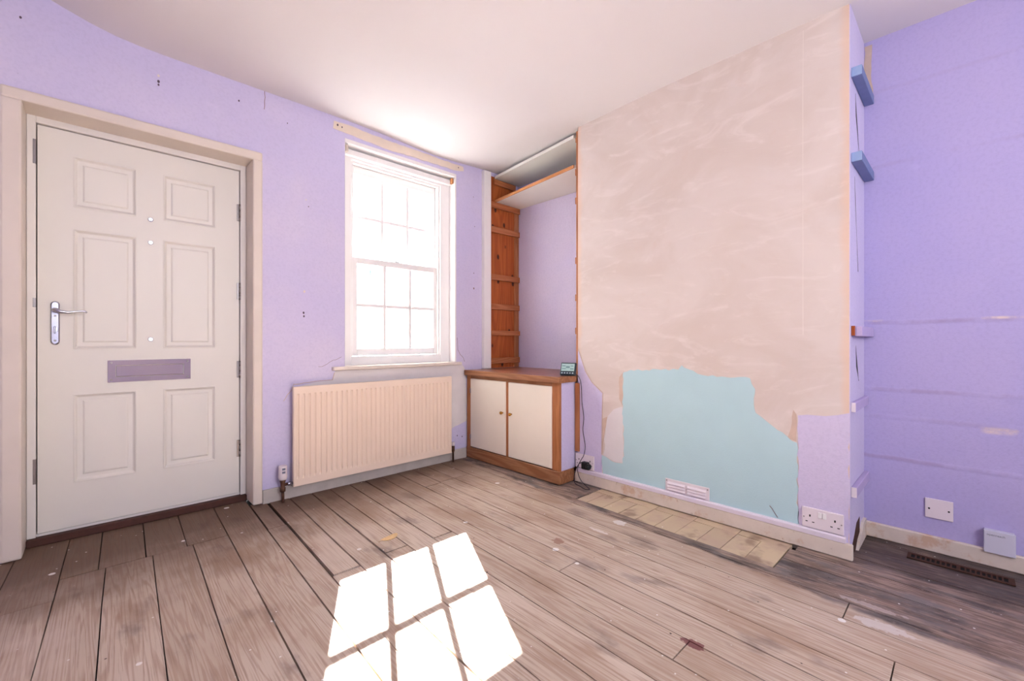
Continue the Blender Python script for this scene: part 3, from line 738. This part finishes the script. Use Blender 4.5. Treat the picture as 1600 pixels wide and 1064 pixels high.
MB().box(2.222, 2.2318, 1.872, 2.898, 0.6885, 0.7305, 0.002).box(2.232, XC - 0.004, 1.872, 1.8838, 0.6885, 0.7305, 0.002).build('edge_strip', 'oak', Wt)

# ------------------------------------------------------------------ alcove: pine side panel with battens, shelves
P = thing('pine_side_panel', (2.68, 2.90, 0.73), 'orange pine board with horizontal shelf battens in the alcove', 'wall panel')
B(2.500, 2.800, 2.897, 2.908, 0.732, 2.425).build('board', 'pine', P)
B(2.800, XL - 0.002, 2.893, 2.908, 0.732, 2.25).build('upright_strip', 'strip', P)
for z0, z1, xa, xb in ((2.352, 2.400, 2.54, 2.800), (2.146, 2.196, 2.505, 2.856), (1.930, 1.980, 2.503, 2.852), (1.510, 1.560, 2.503, 2.852), (1.250, 1.300, 2.503, 2.850), (1.020, 1.063, 2.503, 2.856), (0.772, 0.822, 2.503, 2.852)):
    B(xa, xb, 2.872, 2.8925, z0, z1, 0.002).build('batten', 'batten', P)
U = thing('shelf_upright', (XC + 0.02, 1.878, 0.735), 'thin brown upright with batten ends edging the chimney breast alcove', 'upright')
B(XC + 0.002, XL - 0.004, 1.866, 1.882, 0.732, 2.43).build('board', 'strip', U)
for z in (2.155, 1.955, 1.535, 1.275, 1.043, 0.797):
    B(XC + 0.012, XL - 0.01, 1.8825, 1.900, z - 0.024, z + 0.022, 0.002).build('batten', 'batten', U)
def shelf(z0, z1, lip, label):
    a, b = 2.556, 2.446
    s = thing('shelf', (2.68, 2.4, z0), label, 'shelf', 'alcove shelves')
    yl, yr = 2.891, 1.925
    fx = lambda y: b + (a - b) * (y - yr) / (yl - yr)
    MB().poly([(fx(yr) + 0.008, yr, z0), (fx(yl) + 0.008, yl, z0), (XL - 0.003, yl, z0), (XL - 0.003, 1.902, z0), (2.50, 1.902, z0)], (0, 0, z1 - z0)).build('board', 'melamine', s)
    MB().poly([(fx(yr), yr, z0), (fx(yl), yl, z0), (fx(yl) + 0.0078, yl, z0), (fx(yr) + 0.0078, yr, z0)], (0, 0, z1 - z0)).build('lipping', lip, s)
shelf(2.197, 2.219, 'lip', 'white alcove shelf with brown front lipping, lower of two')
shelf(2.408, 2.430, 'melamine', 'white alcove shelf with white front edge just below the ceiling')
tag(B(XC + 0.03, XC + 0.22, 1.8825, 1.912, 2.372, 2.406, 0.002).build('shelf_bracket', 'batten'), 'short brown batten end under the top alcove shelf', 'batten')
B_strip = tag(B(XC - 0.014, XC - 0.002, 1.846, 1.8815, 0.208, 0.680, 0.002).build('wood_strip', 'strip'), 'short vertical brown wood strip on the chimney breast beside the cabinet', 'wood strip')

# ------------------------------------------------------------------ energy monitor with cable and plug
E_ = thing('energy_monitor', (2.36, 1.91, 0.7305), 'small dark energy monitor with pale screen and cable on the worktop', 'monitor')
c0 = Vector((2.365, 1.908, 0.777)); yaw = math.radians(-8); tilt = math.radians(18)
# local: u = right (towards -Y), w = up (leaning to +X), n = towards viewer
u = Vector((math.sin(math.radians(18)), -math.cos(math.radians(18)), 0)); n0 = Vector((-math.cos(math.radians(18)), -math.sin(math.radians(18)), 0))
w = (Vector((0, 0, 1)) * math.cos(tilt) - n0 * math.sin(tilt)).normalized(); nn = u.cross(w).normalized()
if nn.dot(n0) < 0: nn = -nn
def orient(m, hu, hw, d0, d1, cu=0, cw=0, bev=0.0):
    rot = Matrix((u, w, nn)).transposed()
    c = c0 + u * cu + w * cw + nn * ((d0 + d1) / 2)
    tmp = len(m.bm.verts)
    before = set(m.bm.verts)
    m.box(-hu, hu, -hw, hw, -(d1 - d0) / 2, (d1 - d0) / 2, bev, 2)
    for v_ in m.bm.verts:
        if v_ not in before: v_.co = rot @ v_.co + c
    return m
orient(MB(), 0.056, 0.045, -0.014, 0.006, 0, 0, 0.005).build('case', 'case', E_)
sc_ = orient(MB(), 0.047, 0.026, 0.006, 0.0075, 0, 0.010).build('screen', 'lcd', E_)
mk = MB()
for a, b, hu, hw in ((-0.03, 0.02, 0.012, 0.004), (0.0, 0.012, 0.014, 0.007), (0.03, 0.02, 0.010, 0.003), (-0.028, 0.0, 0.014, 0.003), (0.03, 0.0, 0.012, 0.004)):
    orient(mk, hu, hw, 0.0075, 0.0079, a, b)
mk.build('display_digits', 'lcd_mark', sc_)
for k in range(5): orient(MB(), 0.0055, 0.0045, 0.006, 0.0085, -0.039 + k * 0.0195, -0.030, 0.001).build('button', 'button', E_)
B(c0.x + 0.005, c0.x + 0.045, 1.895, 1.955, 0.7307, 0.742).build('stand', 'case', E_)
def smooth_path(P, k=6):
    P = [Vector(p) for p in P]; out = []
    for i in range(len(P) - 1):
        p0, p1, p2, p3 = P[max(i - 1, 0)], P[i], P[i + 1], P[min(i + 2, len(P) - 1)]
        for q in range(k):
            t_ = q / k
            out.append(0.5 * ((2 * p1) + (-p0 + p2) * t_ + (2 * p0 - 5 * p1 + 4 * p2 - p3) * t_ ** 2 + (-p0 + 3 * p1 - 3 * p2 + p3) * t_ ** 3))
    out.append(P[-1]); return out
cab = [(2.375, 1.875, 0.745), (2.385, 1.855, 0.742), (2.395, 1.835, 0.72), (2.405, 1.825, 0.66), (2.408, 1.822, 0.55), (2.410, 1.808, 0.45), (2.410, 1.815, 0.36), (2.408, 1.795, 0.26), (2.395, 1.795, 0.20), (2.375, 1.805, 0.165), (2.362, 1.835, 0.10), (2.355, 1.85, 0.04), (2.35, 1.835, 0.006), (2.335, 1.79, 0.004), (2.31, 1.72, 0.004), (2.33, 1.70, 0.004), (2.355, 1.74, 0.005), (2.368, 1.80, 0.03), (2.372, 1.83, 0.08), (2.375, 1.825, 0.13), (2.378, 1.805, 0.15)]
MB().tube(smooth_path(cab), 0.0024, 7).build('cable', 'cable', E_)
pl = MB().box(2.372, XC - 0.0125, 1.755, 1.805, 0.105, 0.155, 0.008, 2)
pl.tube([(2.385, 1.755, 0.128), (2.38, 1.745, 0.128), (2.378, 1.735, 0.127)], [0.019, 0.022, 0.012], 14).build('plug', 'black', E_)

# ------------------------------------------------------------------ sockets
def socket(y0, y1, z0, z1, label, rockers=True):
    s = thing('double_socket', (XC - 0.006, (y0 + y1) / 2, z0), label, 'socket', 'double wall sockets')
    f = XC - 0.012
    B(f, XC - 0.002, y0, y1, z0, z1, 0.003, 2).build('faceplate', 'plastic', s)
    wd = y1 - y0; zc = (z0 + z1) / 2; q = (z1 - z0)
    for side in (-1, 1):
        c = (y0 + y1) / 2 - side * wd * 0.30
        B(f - 0.0006, f + 0.002, c - 0.003, c + 0.003, zc + q * 0.05, zc + q * 0.05 + 0.010).build('pin_slot', 'slot', s)
        for e in (-1, 1): B(f - 0.0006, f + 0.002, c + e * 0.013 - 0.0045, c + e * 0.013 + 0.0045, zc - q * 0.22, zc - q * 0.22 + 0.004).build('pin_slot', 'slot', s)
        MB().tube([(f, (y0 + y1) / 2 - side * wd * 0.45, zc), (f - 0.001, (y0 + y1) / 2 - side * wd * 0.45, zc)], 0.003, 8).build('screw', 'steel', s)
    if rockers:
        for e in (-1, 1):
            c = (y0 + y1) / 2 + e * 0.0085
            B(f - 0.0045, f + 0.002, c - 0.0068, c + 0.0068, zc + 0.008, zc + 0.034, 0.001).build('rocker_switch', 'win_white', s)
socket(1.724, 1.878, 0.101, 0.196, 'white double socket with a black plug beside the cabinet', False)
socket(0.378, 0.537, 0.101, 0.193, 'white switched double socket at the outer corner of the chimney breast')
tr = tag(MB().poly([(XC - 0.002, 1.862, 0.0985), (XC - 0.017, 1.862, 0.0985), (XC - 0.0215, 1.862, 0.092), (XC - 0.0215, 1.862, 0.0725), (XC - 0.002, 1.862, 0.0725)], (0, -1.492, 0)).build('cable_trunking', 'trunk'), 'long white cable trunking on top of the chimney breast baseboard', 'trunking')
V_ = thing('vent_cover', (XC - 0.005, 1.095, 0.10), 'white louvred plastic vent cover on the aqua paint', 'vent')
vy0, vy1, vz0, vz1 = 0.968, 1.221, 0.099, 0.169
B(XC - 0.006, XC - 0.0021, vy0, vy1, vz0, vz1, 0.0015).build('plate', 'plastic', V_)
for col_ in ((0.985, 1.088), (1.102, 1.205)):
    for k in range(3):
        z = 0.107 + k * 0.0165
        MB().poly([(XC - 0.006, col_[0], z + 0.013), (XC - 0.016, col_[0], z + 0.003), (XC - 0.016, col_[0], z + 0.0015), (XC - 0.006, col_[0], z + 0.001)], (0, col_[1] - col_[0], 0)).build('louvre', 'plastic', V_)
for y in (0.977, 1.212):
    MB().tube([(XC - 0.006, y, 0.158), (XC - 0.0075, y, 0.158)], 0.004, 8).build('screw', 'steel', V_)
# blanking plate and telephone box on the right alcove wall
Pl = thing('blank_plate', (XR - 0.004, 0.088, 0.153), 'square white blanking plate with two screws on the lilac wall', 'wall plate')
B(XR - 0.008, XR - 0.0005, 0.041, 0.134, 0.153, 0.242, 0.0015).build('plate', 'plastic', Pl)
for y in (0.055, 0.12):
    MB().tube([(XR - 0.008, y, 0.196), (XR - 0.0092, y, 0.196)], 0.004, 8).build('screw', 'slot', Pl)
Tb = thing('telephone_box', (XR - 0.016, -0.097, 0.064), 'white telephone junction box above the baseboard with grey lettering', 'junction box')
B(XR - 0.032, XR - 0.0215, -0.143, -0.051, 0.063, 0.160, 0.003, 2).build('cover', 'plastic_grey', Tb)
B(XR - 0.0213, XR - 0.0005, -0.140, -0.054, 0.074, 0.158).build('back_box', 'plastic_grey', Tb)
fc = bpy.data.curves.new('lettering', 'FONT'); fc.body = 'openreach'; fc.size = 0.0125; fc.extrude = 0.0003
to = bpy.data.objects.new('lettering_tmp', fc); COL.objects.link(to)
bpy.context.view_layer.update()
dg = bpy.context.evaluated_depsgraph_get()
me = bpy.data.meshes.new_from_object(to.evaluated_get(dg)); bpy.data.objects.remove(to)
lt = bpy.data.objects.new('lettering', me); COL.objects.link(lt); me.materials.clear(); me.materials.append(M['grey_print'])
lt.parent = Tb
for v_ in me.vertices:
    x, y, z = v_.co
    v_.co = Vector((XR - 0.0323 - z, -0.060 - x, 0.138 + y)) - ORG[Tb.as_pointer()]
me.update()

# ------------------------------------------------------------------ floor vent (rusty grille)
G = thing('floor_vent', (2.655, 0.025, 0.0), 'rusty iron floor vent with rows of square holes in the right alcove', 'floor vent')
gx0, gx1, gy0, gy1 = 2.622, 2.690, -0.135, 0.185
B(gx0, gx1, gy0, gy1, 0.0012, 0.0022).build('dark_backing', 'void', G)
m = MB(); m.box(gx0, gx0 + 0.014, gy0, gy1, 0.0022, 0.006); m.box(gx1 - 0.014, gx1, gy0, gy1, 0.0022, 0.006)
m.box(gx0 + 0.014, gx1 - 0.014, gy0, gy0 + 0.018, 0.0022, 0.006); m.box(gx0 + 0.014, gx1 - 0.014, gy1 - 0.012, gy1, 0.0022, 0.006)
m.box(gx0 + 0.014, gx1 - 0.014, 0.018, 0.030, 0.0022, 0.006)
m.build('rim', 'rust', G)
for k in range(1, 9):
    for a, b in ((gy0 + 0.018, 0.018), (0.030, gy1 - 0.012)):
        y = a + (b - a) * k / 9
        B(gx0 + 0.014, gx1 - 0.014, y - 0.0028, y + 0.0028, 0.0022, 0.0055).build('bar', 'rust', G)

# ------------------------------------------------------------------ shelf battens on the chimney side, right alcove
YS = CY0 - 0.003
def sbatten(y0, z0, z1, x0, mat, mat_end, label, group=None):
    b = thing('shelf_batten', ((x0 + XR) / 2, YS - 0.02, z0), label, 'batten', group)
    B(x0 + 0.006, XR - 0.001, y0, YS - 0.0005, z0, z1, 0.002).build('bar', mat, b)
    B(x0, x0 + 0.0058, y0 + 0.001, YS - 0.0015, z0 + 0.001, z1 - 0.001).build('end_grain', mat_end, b)
    return b
sbatten(0.318, 2.150, 2.192, 2.44, 'blue', 'blue_end', 'blue painted shelf batten just below the alcove ceiling')
sbatten(0.318, 1.770, 1.812, 2.44, 'blue', 'blue_end', 'blue painted shelf batten, the lower of the two blue ones')
sb = sbatten(0.342, 0.994, 1.039, 2.44, 'batten_lilac', 'pine', 'shelf batten with bare orange end grain on the chimney side')
B(2.447, XR - 0.002, 0.318, 0.3415, 0.992, 1.036, 0.002).build('packer', 'batten_lilac', sb)
sbatten(0.340, 0.652, 0.696, 2.44, 'batten_lilac', 'plastic', 'lilac shelf batten level with the top of the lilac paint patch')
sbatten(0.336, 0.272, 0.318, 2.44, 'batten_lilac', 'plastic', 'lilac shelf batten just above the double socket, lowest on the chimney side')
patch_x('bare_plaster_patch', [(0.355, 2.20), (0.355, 2.45), (0.325, 2.45), (0.33, 2.30), (0.322, 2.20)], 'raw_plaster', wall_right, x=XR, amp=0.003)

# ------------------------------------------------------------------ fallen leaf
m = MB(); pts = []
for k in range(14):
    a = 2 * math.pi * k / 14; r = 0.034 * (1 - 0.45 * abs(math.sin(a))) 
    pts.append((1.045 + 0.048 * math.cos(a), 1.966 + 0.022 * math.sin(a) * (1.0 + 0.3 * math.cos(a)) + 0.006 * math.cos(a), 0.0035 + 0.004 * math.cos(2 * a)))
lf = m.poly(pts, (0, 0, 0.0008)).build('leaf', 'leafm', None)
lf['label'] = 'dry yellow leaf lying on the floorboards near the sunlit patch'; lf['category'] = 'leaf'
MB().tube([(1.000, 1.96, 0.0035), (0.985, 1.956, 0.004)], 0.0010, 6).build('stalk', 'leafm', lf)

# ------------------------------------------------------------------ outside: street and house opposite
tag(B(-14, 30, T + 0.002, 40, -0.30, -0.15).build('ground', 'street'), 'pale street outside the window', 'ground', kind='structure')
H = thing('house', (7.0, 13.0, -0.15), 'pale rendered house across the street seen through the window panes', 'house')
B(-6, 20, 12.5, 16, -0.15, 4.6).build('wall', 'render', H)
B(-6.2, 20.2, 12.3, 16.2, 4.6, 4.75).build('gutter', 'render', H)
B(6.0, 9.6, 12.38, 12.5, 2.85, 3.25).build('fascia', 'slate', H)
B(4.4, 6.0, 12.42, 12.5, 3.08, 3.14).build('string_course', 'slate', H)
for x in (7.2, 8.6, 10.2, 4.5, 2.8):
    f_ = B(x, x + 0.9, 12.46, 12.5, 1.15, 2.45).build('window', 'render', H)
    for a, b in ((0.06, 0.43), (0.47, 0.84)):
        B(x + a, x + b, 12.44, 12.46, 1.22, 2.38).build('pane', 'houseglass', f_)
